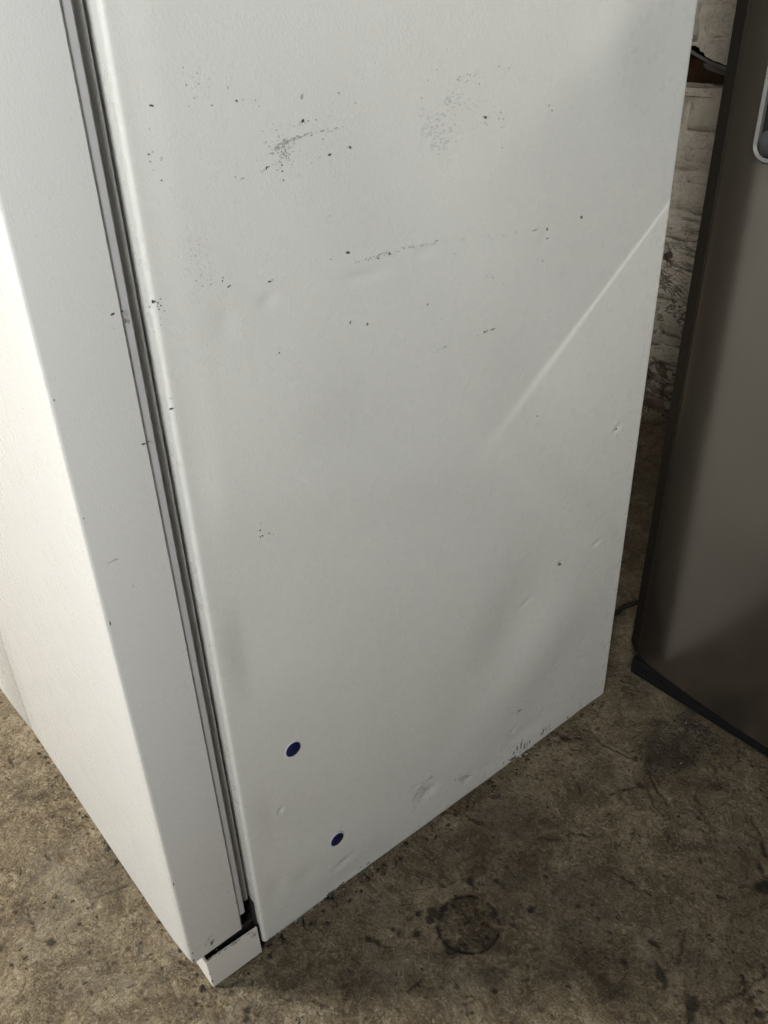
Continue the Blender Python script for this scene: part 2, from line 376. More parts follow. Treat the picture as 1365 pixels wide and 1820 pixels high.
# stains, rubbed dirt
for u, v, r, k in ((1180, 1330, 0.07, .75), (1240, 1300, 0.04, .8), (1120, 1370, 0.05, .5), (1215, 1260, 0.05, .7), (960, 1640, 0.06, .55), (1010, 1700, 0.045, .5), (900, 1540, 0.08, .55), (760, 1590, 0.05, .35),
                   (870, 1480, 0.10, .5), (1300, 1560, 0.05, .35), (1090, 1750, 0.02, .6), (1040, 1560, .05, .3), (60, 1420, .05, .45), (200, 1560, .06, .35), (120, 1700, .05, .3), (640, 1760, .05, .3), (1160, 1790, .02, .5), (1250, 1740, .06, .25), (1130, 1230, .05, .6)):
    g = G(u, v); s = win(g.x, g.y, r * 2.2)
    dd = np.hypot(X[s] - g.x + warpx[s] * 1.4, Y[s] - g.y + warpy[s] * 1.4) / r
    stain[s] = np.maximum(stain[s], k * np.clip(1.35 - dd, 0, 1) * np.clip((n2[s] - 0.34) * 4, 0, 1))
for u, v, r, k in ((640, 1600, .05, .35), (1040, 1600, .05, .3), (1180, 1650, .05, .3), (1290, 1500, .05, .25), (700, 1720, .05, .3), (120, 1560, .06, .45), (260, 1690, .05, .4), (200, 1760, .06, .35), (90, 1640, .05, .35), (430, 1800, .06, .3), (830, 1780, .05, .3)):
    g = G(u, v); s = win(g.x, g.y, r * 2.0)
    dd = np.hypot(X[s] - g.x + warpx[s], Y[s] - g.y + warpy[s]) / r
    pale[s] = np.maximum(pale[s], k * np.clip(1.3 - dd, 0, 1) * np.clip((n1[s] - 0.40) * 5, 0, 1))
# dark drips and scabs
for u, v, r, e in ((1005, 1312, .0065, .0045), (668, 1671, .009, .0035), (711, 1655, .0028, .0028), (738, 1658, .003, .003), (1159, 1673, .0035, .003), (1230, 1790, .008, .012), (1175, 1728, .016, .004), (735, 1752, .0015, .008),
                   (443, 1792, .004, .006), (440, 1808, .004, .004), (700, 1650, .003, .003), (1351, 1540, .006, .004), (1360, 1570, .009, .012), (1140, 1395, .006, .005), (972, 1557, .004, .002), (1335, 1775, .003, .007), (1350, 1800, .004, .008), (1325, 1745, .003, .004),
                   (626, 1702, .003, .002), (95, 1672, .006, .004), (160, 1692, .004, .004), (60, 1300, .005, .004), (70, 1316, .005, .003), (205, 1500, .004, .003), (140, 1640, .003, .003), (880, 1760, .003, .003), (1015, 1340, .004, .002), (1028, 1310, .004, .0025)):
    blob(mark, u, v, r, e, rot=random.uniform(-0.7, 0.7), amt=0.8, wob=0.35)
for k in range(420):                                # scattered grit stains
    u, v = random.uniform(0, 1365), random.uniform(1180, 1820)
    g = G(u, v)
    if -0.7 < g.x < 0.45 and -0.29 < g.y < 0.78 and not (g.x < 0 and -0.07 < g.y < 0.62):
        r = random.choice((.0012, .0015, .002, .0025)); blob(mark, u, v, r, r * random.uniform(0.4, 1.0), random.uniform(0, 3.1), random.uniform(.3, .75), wob=.2)
# scratches and cracks
for pts, wd, amt, br in (([(1035, 1300), (1090, 1330), (1150, 1372), (1185, 1432)], .0016, .8, .25), ([(1105, 1330), (1150, 1362)], .0022, .7, .3), ([(1080, 1410), (1120, 1402), (1140, 1393)], .002, .8, .2),
                         ([(985, 1345), (1015, 1372), (1035, 1415)], .0016, .7, .3), ([(950, 1488), (1000, 1484), (1045, 1484)], .0016, .7, .25), ([(1095, 1550), (1130, 1570), (1170, 1600)], .0018, .7, .3), ([(1150, 1390), (1160, 1420), (1165, 1460)], .0018, .6, .35),
                         ([(1335, 1445), (1350, 1480), (1362, 1520)], .0026, .8, .2), ([(1265, 1520), (1285, 1545), (1300, 1555)], .0022, .7, .3), ([(1213, 1650), (1212, 1690), (1210, 1710)], .0018, .7, .25), ([(1155, 1710), (1190, 1730)], .003, .5, .3),
                         ([(980, 1310), (1050, 1345)], .0013, .6, .35), ([(1195, 1360), (1225, 1400), (1258, 1445)], .0018, .6, .3), ([(860, 1480), (905, 1540), (950, 1560)], .0012, .5, .35), ([(500, 1768), (560, 1778), (620, 1800)], .0022, .55, .3), ([(400, 1745), (455, 1732), (475, 1726)], .0013, .6, .3),
                         ([(610, 1750), (618, 1775)], .0015, .6, .3), ([(590, 1795), (610, 1780), (625, 1768)], .0014, .6, .3), ([(100, 1480), (150, 1466), (175, 1472)], .0015, .6, .3), ([(190, 1586), (205, 1580), (222, 1574)], .002, .7, .2), ([(80, 1500), (90, 1530)], .0012, .6, .2), ([(55, 1620), (60, 1650)], .0016, .6, .3), ([(10, 1330), (25, 1360), (8, 1400)], .002, .6, .3), ([(1300, 1780), (1330, 1750), (1362, 1725)], .002, .6, .25), ([(1270, 1800), (1300, 1775)], .002, .6, .25),
                         ([(940, 1690), (1000, 1650), (1040, 1630)], .002, .4, .4), ([(930, 1700), (1000, 1670)], .002, .4, .4)):
    stroke(mark, pts, wd, amt, br)
for k in range(14):
    u, v = random.uniform(0, 1365), random.uniform(1250, 1820); a = random.uniform(0, 6.28); L = random.uniform(15, 70)
    g = G(u, v); g2 = G(u + L * math.cos(a), v + L * math.sin(a) * 0.7)
    if all(-0.68 < p.x < 0.44 and -0.29 < p.y < 0.78 for p in (g, g2)):
        stroke(random.choice((mark, stain, pale)), [(u, v), (u + L * .5 * math.cos(a), v + L * .37 * math.sin(a)), (u + L * math.cos(a), v + L * math.sin(a) * 0.7)], random.choice((.001, .0013, .0018)), random.uniform(.25, .5), .46, 1.4)
Z = np.where(fine, (fbm(X * 9, Y * 9, 55, 3) - 0.5) * 0.004 + (n1 - 0.5) * 0.0012 - mark * 0.0010 - groove * 0.0022 + disc * (n1 - 0.5) * 0.008 - craz * 0.002, 0.0)
edge = np.clip(np.minimum.reduce([X + 0.70, 0.46 - X, Y + 0.30, 0.80 - Y]) / 0.04, 0, 1); Z = Z * edge - 0.0012
ny, nx = X.shape
idx = np.arange(nx * ny).reshape(ny, nx)
quads = np.stack([idx[:-1, :-1], idx[:-1, 1:], idx[1:, 1:], idx[1:, :-1]], -1).reshape(-1, 4)
def gridmesh(name, co, quads):
    me = bpy.data.meshes.new(name)
    me.vertices.add(len(co)); me.vertices.foreach_set('co', np.ascontiguousarray(co, dtype=np.float32).ravel())
    n = len(quads); me.loops.add(n * 4); me.loops.foreach_set('vertex_index', np.ascontiguousarray(quads, dtype=np.int32).ravel())
    me.polygons.add(n); me.polygons.foreach_set('loop_start', np.arange(0, n * 4, 4, dtype=np.int32))
    me.polygons.foreach_set('use_smooth', np.ones(n, dtype=bool))
    me.update(calc_edges=True); me.validate()
    return me
fme = gridmesh('floor', np.stack([X, Y, Z], -1).reshape(-1, 3), quads)
for nm, arr in (('stain', stain), ('mark', mark), ('pale', pale)):
    at = fme.attributes.new(nm, 'FLOAT', 'POINT'); at.data.foreach_set('value', arr.astype(np.float32).ravel())
floor = link('floor', fme, M_FLOOR); floor['kind'] = 'structure'

# ------------------------------------------------------------------ brick wall behind
YW = 1.54
JOINT = [0.0, 0.039, 0.116, 0.191, 0.276, 0.352, 0.418, 0.478, 0.565, 0.650, 0.735, 0.817, 0.898, 0.978, 1.058, 1.138, 1.218]
wall = thing('brick_wall', 'rough cream painted brick wall seen through the gap between the two refrigerators', 'wall', (-0.5, YW, 0))
HX0, HX1 = -0.70, -0.475                             # the missing brick in the course at 0.735 .. 0.817
bm = bmesh.new()
addbox(bm, -1.5, HX0, YW + 0.004, YW + 0.22, 0, 2.4); addbox(bm, HX1, 1.5, YW + 0.004, YW + 0.22, 0, 2.4)
addbox(bm, HX0, HX1, YW + 0.004, YW + 0.22, 0, 0.737); addbox(bm, HX0, HX1, YW + 0.004, YW + 0.22, 0.815, 2.4)
bmobj('mortar', bm, M_MORTAR, wall)
boxobj('cavity_back', (HX0, HX1, YW + 0.09, YW + 0.20, 0.737, 0.815), M_CAVITY, wall)
def ragged(name, px, top):
    pts = [hit(1, YW, u, v) for u, v in px]; y0 = YW - 0.001
    out = [(p.x, p.z) for p in pts]; out = out + [(out[-1][0], top), (out[0][0], top)] if top is not None else out
    bm = bmesh.new(); a = [bm.verts.new((x, y0, z)) for x, z in out]; b = [bm.verts.new((x, y0 + 0.05, z)) for x, z in out]
    bm.faces.new(a); bm.faces.new(b[::-1])
    for i in range(len(a)): bm.faces.new((a[i], b[i], b[(i + 1) % len(a)], a[(i + 1) % len(a)]))
    bmesh.ops.recalc_face_normals(bm, faces=bm.faces); return bmobj(name, bm, M_BRICK, wall)
ragged('brick_fragment', [(1238, 82), (1240, 84), (1243, 83), (1244, 88), (1246, 92), (1249, 92), (1251.5, 94), (1253, 98), (1255, 101), (1262, 104), (1269, 108), (1277, 110), (1288, 115), (1310, 121)], 0.826)
ragged('brick_fragment', [(1205, 170), (1213, 169), (1221, 166.5), (1226, 164), (1231, 163), (1235, 160.5), (1239, 160.5), (1243, 162.5), (1246, 162), (1251, 159), (1258, 158), (1264, 156.5), (1270, 157), (1281, 156), (1300, 157)], 0.722)
rb = random.Random(3)
def brickmesh(L, H, seed):
    r = random.Random(seed); nxb, nzb, dep = 9, 4, 0.018
    vs, fs = [], []
    for j in range(nzb + 1):
        for i in range(nxb + 1):
            ex = min(i, nxb - i) == 0; ez = min(j, nzb - j) == 0
            x = (i / nxb - .5) * L + (0 if ex else r.uniform(-.004, .004)); z = j / nzb * H + (0 if ez else r.uniform(-.003, .003))
            y = r.uniform(-0.0025, 0.0015) + (0.0035 + r.uniform(0, .003) if ex or ez else 0)
            if ex: x += math.copysign(r.uniform(-.004, .001), x)
            if ez: z += (r.uniform(-.001, .004) if j == 0 else -r.uniform(-.001, .004))
            vs.append((x, y, z))
    w_ = nxb + 1
    for j in range(nzb):
        for i in range(nxb): fs.append((j * w_ + i, j * w_ + i + 1, (j + 1) * w_ + i + 1, (j + 1) * w_ + i))
    rim = [i for i in range(w_)] + [j * w_ + nxb for j in range(1, nzb + 1)] + [nzb * w_ + i for i in range(nxb - 1, -1, -1)] + [j * w_ for j in range(nzb - 1, 0, -1)]
    b0 = len(vs)
    for k in rim: vs.append((vs[k][0], dep, vs[k][2]))
    for k in range(len(rim)):
        k2 = (k + 1) % len(rim); fs.append((rim[k2], rim[k], b0 + k, b0 + k2))
    me = bpy.data.meshes.new('brick'); me.from_pydata(vs, [], fs); me.materials.append(M_BRICK)
    me.polygons.foreach_set('use_smooth', [True] * len(me.polygons)); me.update(); return me
for c in range(len(JOINT) - 1):
    h = JOINT[c + 1] - JOINT[c] - 0.009
    variants = [brickmesh(0.216, h, 100 + c * 3 + k) for k in range(2)]
    off = HX0 % 0.225 if c % 2 == 0 else (HX0 + 0.1125) % 0.225
    x = -1.35 + off
    while x < 0.35:
        if not (c == 10 and abs(x - HX0) < 0.05):
            b = bpy.data.objects.new('brick', rb.choice(variants)); COL.objects.link(b); b.parent = wall
            b.location = (x + 0.1125 + 0.5, rb.uniform(-0.002, 0.002), JOINT[c] + 0.0045)
        x += 0.225
tag(tube('wall_cable', [(-0.75, 1.60, 0.835), (-0.66, 1.565, 0.828), (-0.60, 1.525, 0.812), (-0.5684, 1.51, 0.8027), (-0.5285, 1.505, 0.7889), (-0.4929, 1.505, 0.7802), (-0.40, 1.51, 0.765), (-0.25, 1.52, 0.755)], 0.0032, M_SILVER), 'thin grey cable running across the hole in the brick wall', 'cable')
def slab(name, pts, th, mat):
    bm = bmesh.new(); a = [bm.verts.new(p) for p in pts]; b = [bm.verts.new((p[0], p[1] + th, p[2])) for p in pts]
    n = len(pts); bm.faces.new(a); bm.faces.new(b[::-1])
    for i in range(n): bm.faces.new((a[i], b[i], b[(i+1) % n], a[(i+1) % n]))
    bmesh.ops.recalc_face_normals(bm, faces=bm.faces); return bmobj(name, bm, mat)
tag(slab('metal_strap', [(-0.553, 1.518, 0.7855), (-0.545, 1.518, 0.7765), (-0.52, 1.518, 0.770), (-0.49, 1.518, 0.7645), (-0.38, 1.518, 0.752), (-0.38, 1.518, 0.761), (-0.49, 1.518, 0.7735), (-0.52, 1.518, 0.7795), (-0.54, 1.518, 0.787)], 0.004, M_TRAY), 'flat grey metal strap below the cable in the wall hole', 'strap')

# ------------------------------------------------------------------ white refrigerator
fr = thing('refrigerator', 'dented white refrigerator with scuffed textured side panel and two front doors', 'refrigerator', (-0.456, 0.27, 0))
TOP = 1.72
def gauss(y, z, y0, z0, a, b, rot):
    c, s = math.cos(rot), math.sin(rot); dy, dz = y - y0, z - z0
    return np.exp(-(((dy * c + dz * s) / a) ** 2 + ((-dy * s + dz * c) / b) ** 2))
DENTS = []                                           # pixel a -> pixel b of the crease, half width, depth
def dent(ua, va, ub, vb, b, depth, k=1.0):
    p, q_ = P(ua, va), P(ub, vb); DENTS.append(((p.y + q_.y) / 2, (p.z + q_.z) / 2, max(0.003, math.hypot(q_.y - p.y, q_.z - p.z) / 2 * k), b, math.atan2(q_.z - p.z, q_.y - p.y), depth))
dent(460, 540, 490, 528, .0055, .0009); dent(605, 499, 690, 482, .0050, .0009); dent(740, 454, 775, 446, .004, .0006); dent(1090, 768, 1103, 754, .0035, .0022); dent(1052, 972, 1068, 958, .0035, .0016)
dent(497, 1443, 504, 1441, .0045, .0016); dent(745, 1420, 775, 1395, .010, .0024); dent(926, 1085, 942, 1070, .004, .0009); dent(934, 1075, 950, 1062, .004, .0007); dent(905, 1305, 918, 1290, .004, .0012)
dent(595, 1545, 625, 1520, .006, .0015); dent(485, 1600, 490, 1560, .014, .0012); dent(540, 1570, 545, 1540, .016, .0008); dent(380, 580, 420, 565, .012, .0007); dent(995, 1005, 998, 1001, .004, .0018)
dent(560, 1600, 700, 1500, .018, .0015); dent(820, 1390, 840, 1375, .008, .0012); dent(890, 1330, 980, 1265, .014, .0012); dent(870, 1200, 950, 1050, .05, .0022); dent(960, 430, 975, 408, .008, .0006)
for ua, va, ub, vb, b_, dp in ((1050, 1030, 830, 1340, .055, -.0034), (990, 960, 860, 1200, .060, .0026), (330, 880, 860, 845, .040, -.0042), (560, 160, 860, 540, .060, .0040), (380, 700, 640, 760, .060, -.0040),
                               (880, 790, 1085, 955, .022, -.0022), (430, 1450, 720, 1440, .028, .0024), (470, 1540, 700, 1480, .026, -.0018), (1050, 150, 1150, 30, .05, -.003), (300, 1150, 520, 1180, .05, .003), (880, 560, 1010, 700, .045, .0024)):
    dent(ua, va, ub, vb, b_, dp)
def disp(y, z):
    y = np.asarray(y, float); z = np.asarray(z, float)
    d = (fbm(y * 3.1, z * 3.1, 5, 2) - 0.5) * 0.0030 + (fbm(y * 8, z * 8, 15, 2) - 0.5) * 0.0007 * np.clip((0.45 - z) / 0.3, 0.2, 1.2)
    for (y0, z0, a, b, r, k) in DENTS:
        g = gauss(y, z, y0, z0, a, b, r); d = d - k * g + 0.25 * k * gauss(y, z, y0, z0, a * 1.9, b * 2.2, r)
    env = np.clip(np.minimum(y - 0.006, 0.612 - y) / 0.03, 0, 1); env = env * env * (3 - 2 * env)
    return d * env
def dispf(y, z): return float(disp(np.array([y]), np.array([z]))[0])
# side panel: one folded sheet, front flange - rounded corner - side - rear corner
r1 = 0.0042
prof = [(-0.050, 0.0), (-0.030, 0.0), (-0.010, 0.0)]
prof += [(-r1 + r1 * math.sin(a), r1 - r1 * math.cos(a)) for a in np.linspace(0, math.pi / 2, 7)]
prof += [(0.0, y) for y in np.linspace(0.0075, 0.614, 245)]
prof += [(-0.005 + 0.005 * math.cos(a), 0.615 + 0.005 * math.sin(a)) for a in np.linspace(0, math.pi / 2, 5)] + [(-0.03, 0.62)]
zz = np.concatenate([[0.0102, 0.0106, 0.0118], np.arange(0.014, 1.00, 0.0026), np.linspace(1.0, TOP, 30)])
pa = np.array(prof); PYv, ZZ = np.meshgrid(pa[:, 1], zz); PXv = np.tile(pa[:, 0], (len(zz), 1)).copy()
PXv += disp(PYv, ZZ) * (np.tile(pa[:, 0], (len(zz), 1)) > -0.0005)
PXv[0] -= 0.004; PXv[1] -= 0.0012                     # bottom edge folds under
# wavy, slightly battered bottom edge
batt = (fbm(PYv * 14, ZZ * 0 + 3, 44, 3) - 0.5) * 0.0035 * np.clip(1 - (ZZ - 0.01) / 0.03, 0, 1); ZZ = ZZ + batt + 0.0
co = np.stack([PXv, PYv, ZZ], -1).reshape(-1, 3); nyy, nxx = PXv.shape; ii = np.arange(nyy * nxx).reshape(nyy, nxx)
qd = np.stack([ii[:-1, :-1], ii[:-1, 1:], ii[1:, 1:], ii[1:, :-1]], -1).reshape(-1, 4)
side = link('side_panel', gridmesh('side_panel', co, qd), M_SIDE, fr)
side['label'] = 'dented textured white side panel with chips and rubs'
boxobj('cabinet', (-0.912, -0.006, 0.006, 0.612, 0.030, TOP), M_SIDE, fr)
boxobj('cabinet_front_frame', (-0.912, -0.052, -0.0005, 0.0055, 0.088, TOP - 0.002), M_SIDE, fr)
boxobj('base_frame', (-0.89, -0.020, 0.004, 0.60, 0.012, 0.0295), M_BLACK, fr)
def arc(cx, cy, r, a0, a1, n=5):
    return [(cx + r * math.cos(math.radians(a)), cy + r * math.sin(math.radians(a))) for a in np.linspace(a0, a1, n)]
# right door (its edge faces the camera) and the door beyond the seam
pr = [(-0.458, -0.0225)] + [(-0.458, -0.086)] + [(-0.4576, -0.0873), (-0.4566, -0.0880), (-0.454, -0.0881)]
pr += [(-0.40, -0.0881), (-0.30, -0.0881), (-0.2, -0.0881), (-0.12, -0.0878), (-0.09, -0.0877), (-0.058, -0.0874), (-0.040, -0.0870), (-0.025, -0.0864), (-0.014, -0.0856), (-0.0075, -0.0848)]
pr += arc(-0.0028, -0.0818, 0.0028, -75, 0, 5) + [(0.0, -0.0235)] + [(-0.0022, -0.0214), (-0.44, -0.0214)]
door = prism('door', pr, 0.0625, TOP - 0.01, M_DOOR, fr, 0.0012, 2); door['label'] = 'right hand white door with scuffed edge'
pl = [(-0.912, -0.0225), (-0.912, -0.080), (-0.907, -0.088), (-0.897, -0.0918), (-0.68, -0.0940), (-0.56, -0.0930), (-0.50, -0.0908), (-0.4635, -0.0892), (-0.4603, -0.0884), (-0.4592, -0.0870), (-0.4592, -0.0225)]
door2 = prism('door', pl, 0.0625, TOP - 0.01, M_DOOR, fr, 0.0012, 2); door2['label'] = 'left hand white door beyond the seam'
boxobj('door_seam_strip', (-0.470, -0.450, -0.078, -0.030, 0.066, TOP - 0.02), M_DOOR, fr)
# magnetic gaskets: two ribs with a groove between
def gasket(x0, x1, flip):
    e = x1
    ribs = [[(e + 0.0008, -0.0213), (e + 0.0008, -0.0158), (e - 0.0002, -0.0146), (e - 0.0030, -0.0138)], [(e - 0.0115, -0.0128)], [(e - 0.0125, -0.0098)], arc(e - 0.0135, -0.0062, 0.0032, -90, 90, 7), [(e - 0.018, -0.0028)]]
    p = [(x0, -0.0214)] + [pt for rr in ribs for pt in rr] + [(x0, -0.0022)]
    return p
g1 = prism('gasket', gasket(-0.44, -0.0030, 0), 0.083, TOP - 0.03, M_GASKET, fr)
g2 = prism('gasket', gasket(-0.90, -0.475, 0), 0.083, TOP - 0.03, M_GASKET, fr)
boxobj('gasket_lip', (-0.445, -0.0245, -0.0020, -0.0008, 0.084, TOP - 0.03), M_GASKET, fr)
# lower hinge: black steel angle under the door
bm = bmesh.new()
addbox(bm, -0.075, -0.008, -0.060, -0.003, 0.0515, 0.0555, 0.0008); addbox(bm, -0.075, -0.0075, -0.0040, -0.0009, 0.030, 0.0795, 0.0006)
bmh = bm
for (x, y, z0, z1, r) in ((-0.03, -0.045, 0.0555, 0.064, 0.006),):
    bmesh.ops.create_cone(bmh, cap_ends=True, segments=14, radius1=r, radius2=r, depth=z1 - z0, matrix=Matrix.Translation((x, y, (z0 + z1) / 2)))
hg = bmobj('lower_hinge', bmh, M_BLACK, fr)
bm = bmesh.new(); addbox(bm, -0.7, -0.0135, -0.058, -0.0055, 0.004, 0.0440, 0.001); bmobj('toe_space', bm, M_BLACK, fr)
# kick plate: open-topped white plastic cover
bm = bmesh.new()
vs = [(-0.89, -0.0690, 0.0), (-0.0005, -0.0688, 0.0), (0.0, -0.0045, 0.0), (-0.89, -0.0705, 0.0475), (-0.0012, -0.0702, 0.0485), (-0.0006, -0.0052, 0.0462)]
inn = [(-0.89, -0.0670, 0.0), (-0.0026, -0.0668, 0.0), (-0.0021, -0.0045, 0.0), (-0.89, -0.0685, 0.0475), (-0.0033, -0.0682, 0.0485), (-0.0027, -0.0052, 0.0462)]
A = [bm.verts.new(v) for v in vs]; B = [bm.verts.new(v) for v in inn]
bm.faces.new((A[0], A[1], A[4], A[3])); bm.faces.new((A[1], A[2], A[5], A[4])); bm.faces.new((B[1], B[0], B[3], B[4])); bm.faces.new((B[2], B[1], B[4], B[5]))
bm.faces.new((A[3], A[4], B[4], B[3])); bm.faces.new((A[4], A[5], B[5], B[4])); bm.faces.new((A[2], B[2], B[5], A[5])); bm.faces.new((A[1], A[0], B[0], B[1])); bm.faces.new((A[2], A[1], B[1], B[2])); bm.faces.new((A[0], A[3], B[3], B[0]))
bm.edges.ensure_lookup_table()
ed = [e for e in bm.edges if {e.verts[0], e.verts[1]} == {A[1], A[4]}]
bmesh.ops.bevel(bm, geom=ed, offset=0.0014, segments=3, affect='EDGES', profile=0.5)
kick = bmobj('kick_plate', bm, M_KICK, fr); kick['label'] = 'white plastic kick plate with chipped top corner'
for x, y in ((-0.035, 0.035), (-0.035, 0.57), (-0.88, 0.035), (-0.88, 0.57)):
    bm = bmesh.new(); bmesh.ops.create_cone(bm, cap_ends=True, segments=16, radius1=0.017, radius2=0.014, depth=0.0135, matrix=Matrix.Translation((x, y, 0.0058)))
    bmobj('levelling_foot', bm, M_RUBBER, fr)
# blue plugs in the hinge holes
for u, v in ((520.5, 1331.5), (598, 1491)):
    p = P(u, v); dx = dispf(p.y, p.z)
    def dome(r, h, n=28, rings=3, x0=0.0):
        vs, fs = [(x0 + h, 0, 0)], []
        for k in range(1, rings + 1):
            t = k / rings
            for i in range(n): a = 2 * math.pi * i / n; vs.append((x0 + h * (1 - t ** 3), r * t * math.cos(a), r * t * math.sin(a)))
        for i in range(n): fs.append((0, 1 + i, 1 + (i + 1) % n))
        for k in range(rings - 1):
            for i in range(n): fs.append((1 + k * n + i, 1 + (k + 1) * n + i, 1 + (k + 1) * n + (i + 1) % n, 1 + k * n + (i + 1) % n))
        return [(a + p.x + dx, b + p.y, c + p.z) for a, b, c in vs], fs
    vs, fs = dome(0.0106, 0.0011); rim = pyobj('plug_rim', vs, fs, M_RIM, fr, True)
    vs, fs = dome(0.0089, 0.0016, x0=0.0009); pc = pyobj('plug', vs, fs, M_NAVY, rim, True)
    rim['label'] = 'round navy blue hole plug with pale rim'

# ------------------------------------------------------------------ chips, rubs and specks on the paint (thin flakes following the surface)
rs = random.Random(42)
LAY = {'chip': ([], []), 'scuff': ([], []), 'faint': ([], []), 'rust': ([], [])}
def flake(kind, u, v, w_, h_, ang=0.0, n=7, plane='side', jag=0.35):
    """irregular chip centred on a point of the side plane, size given in the panel's own frame (px ~ mm)"""
    p = P(u, v); vs, fs = LAY[kind]; b = len(vs); pts = []
    c, s = math.cos(ang), math.sin(ang)
    for i in range(n):
        a = 2 * math.pi * i / n; k = 1 - jag * rs.random()
        du, dv = w_ / 2 * k * math.cos(a), h_ / 2 * k * math.sin(a)
        qq = P(u + du * c - dv * s, v + du * s + dv * c); pts.append(qq)
    lift = {'faint': 0.00012, 'scuff': 0.00018, 'chip': 0.00024, 'rust': 0.00024}[kind]
    for qq in pts:
        x = dispf(qq.y, qq.z) if qq.y > 0.004 else 0.0
        vs.append((x + lift, qq.y, qq.z))
    x = dispf(p.y, p.z) if p.y > 0.004 else 0.0
    vs.append((x + lift + 0.00005, p.y, p.z))
    for i in range(n): fs.append((b + (i + 1) % n, b + i, b + n))
def cluster(kind, u, v, su, sv, n, s0, s1, ang=0.0, asp=0.7):
    for _ in range(n):
        a, b = rs.gauss(0, su), rs.gauss(0, sv); c, s = math.cos(ang), math.sin(ang); z = rs.uniform(s0, s1)
        flake(kind, u + a * c - b * s, v + a * s + b * c, z, z * rs.uniform(asp * 0.6, 1.2 * asp), rs.uniform(-0.9, 0.5), 6)
def line(kind, ua, va, ub, vb, n, s0, s1, jit=2.0):
    for k in range(n):
        t = rs.random(); z = rs.uniform(s0, s1)
        flake(kind, ua + (ub - ua) * t + rs.gauss(0, jit), va + (vb - va) * t + rs.gauss(0, jit), z, z * 0.6, math.atan2(vb - va, ub - ua) + rs.uniform(-0.6, 0.6), 6)
fl = flake
# upper left rub
fl('chip', 268, 187, 11, 5, 0.15); fl('scuff', 375, 187, 7, 3.5, .3); fl('scuff', 349, 130, 6, 3); fl('scuff', 323, 120, 5, 3); fl('scuff', 329, 151, 5, 7); fl('scuff', 351, 149, 5, 4); fl('chip', 419, 179, 6, 4, .6); fl('scuff', 430, 177, 6, 2, -.2); fl('scuff', 403, 155, 4, 8); fl('scuff', 344, 174, 4, 4); fl('scuff', 334, 189, 4, 3)
cluster('faint', 340, 140, 16, 26, 16, 3, 6); cluster('faint', 360, 155, 22, 20, 10, 2, 5)
fl('chip', 264, 274, 6, 3.5, -.1); fl('scuff', 270, 270, 4, 4); fl('scuff', 266, 287, 6, 4, .2); fl('scuff', 286, 280, 6, 3, 1); fl('scuff', 285, 284, 4, 3); fl('chip', 286, 320, 4, 4); fl('scuff', 265, 229, 2, 7); fl('faint', 272, 302, 6, 4)
fl('scuff', 536, 172, 6, 12, .1); cluster('faint', 536, 172, 3, 5, 4, 3, 6); fl('scuff', 453, 178, 4, 4); fl('scuff', 459, 189, 3, 3); fl('scuff', 602, 165, 8, 4, .3); fl('faint', 604, 168, 5, 6); fl('scuff', 633, 183, 3, 5)
# the big dark scrape
cluster('scuff', 500, 262, 11, 15, 44, 2.5, 6.5); cluster('chip', 505, 277, 7, 8, 12, 2, 3.6); cluster('scuff', 504, 272, 9, 10, 24, 2, 4.5); cluster('faint', 505, 265, 16, 18, 40, 3, 9); line('scuff', 489, 261, 550, 238, 34, 3, 8, 2.0); line('scuff', 500, 254, 548, 240, 14, 2.5, 5, 2)
fl('scuff', 491, 261, 11, 5, -.4); fl('scuff', 508, 252, 14, 6, -.2); fl('scuff', 532, 243, 7, 4, -.2); fl('chip', 500, 293, 4, 4); fl('chip', 501, 304, 4, 4); fl('chip', 503, 320, 3.5, 4); line('chip', 462, 306, 480, 294, 6, 2, 4.5, 1); line('scuff', 462, 306, 492, 286, 8, 2, 4, 1.4)
fl('chip', 538, 215, 6, 9, .6); cluster('chip', 540, 216, 4, 3, 5, 2, 4); fl('scuff', 548, 215, 4, 5); fl('scuff', 562, 213, 5, 5); fl('scuff', 587, 207, 4, 3); fl('scuff', 573, 233, 12, 4, -.3); fl('scuff', 598, 228, 9, 4, -.6); line('scuff', 560, 236, 615, 226, 8, 2, 4, 2)
fl('chip', 587, 275, 8, 5, -.6); fl('scuff', 569, 280, 4, 3); fl('scuff', 554, 290, 3, 3); fl('scuff', 575, 248, 4, 5); fl('chip', 624, 262, 5, 8, .4); cluster('scuff', 625, 262, 4, 5, 7, 2, 4); fl('faint', 545, 275, 5, 4)
fl('scuff', 429, 317, 10, 3.5, -.35); fl('scuff', 417, 314, 3, 5); cluster('faint', 418, 300, 4, 9, 6, 2, 4); cluster('faint', 590, 250, 40, 24, 34, 2, 5)
# right upper rub
cluster('faint', 777, 235, 16, 18, 90, 3, 9, -.3); cluster('scuff', 774, 222, 12, 22, 26, 2, 4); cluster('faint', 806, 180, 12, 9, 22, 4, 9); cluster('scuff', 806, 176, 11, 9, 10, 2.5, 5); cluster('scuff', 832, 140, 13, 7, 16, 2, 4.5); cluster('faint', 830, 185, 30, 32, 80, 2, 5); cluster('faint', 870, 130, 22, 14, 20, 2, 4); line('faint', 815, 240, 850, 190, 12, 2, 5, 6)
fl('chip', 862, 208, 7, 6, -.4); cluster('scuff', 863, 213, 3, 5, 7, 2, 5); fl('scuff', 760, 143, 3, 3); fl('scuff', 749, 174, 3, 6); fl('scuff', 776, 124, 5, 3); fl('scuff', 904, 122, 4, 4); fl('scuff', 889, 200, 4, 6); fl('scuff', 892, 262, 4, 3.5); fl('scuff', 886, 118, 4, 5); fl('scuff', 975, 187, 7, 4, -.5); fl('chip', 980, 196, 4, 4); fl('faint', 974, 211, 4, 3); cluster('scuff', 890, 205, 6, 10, 6, 2, 4)
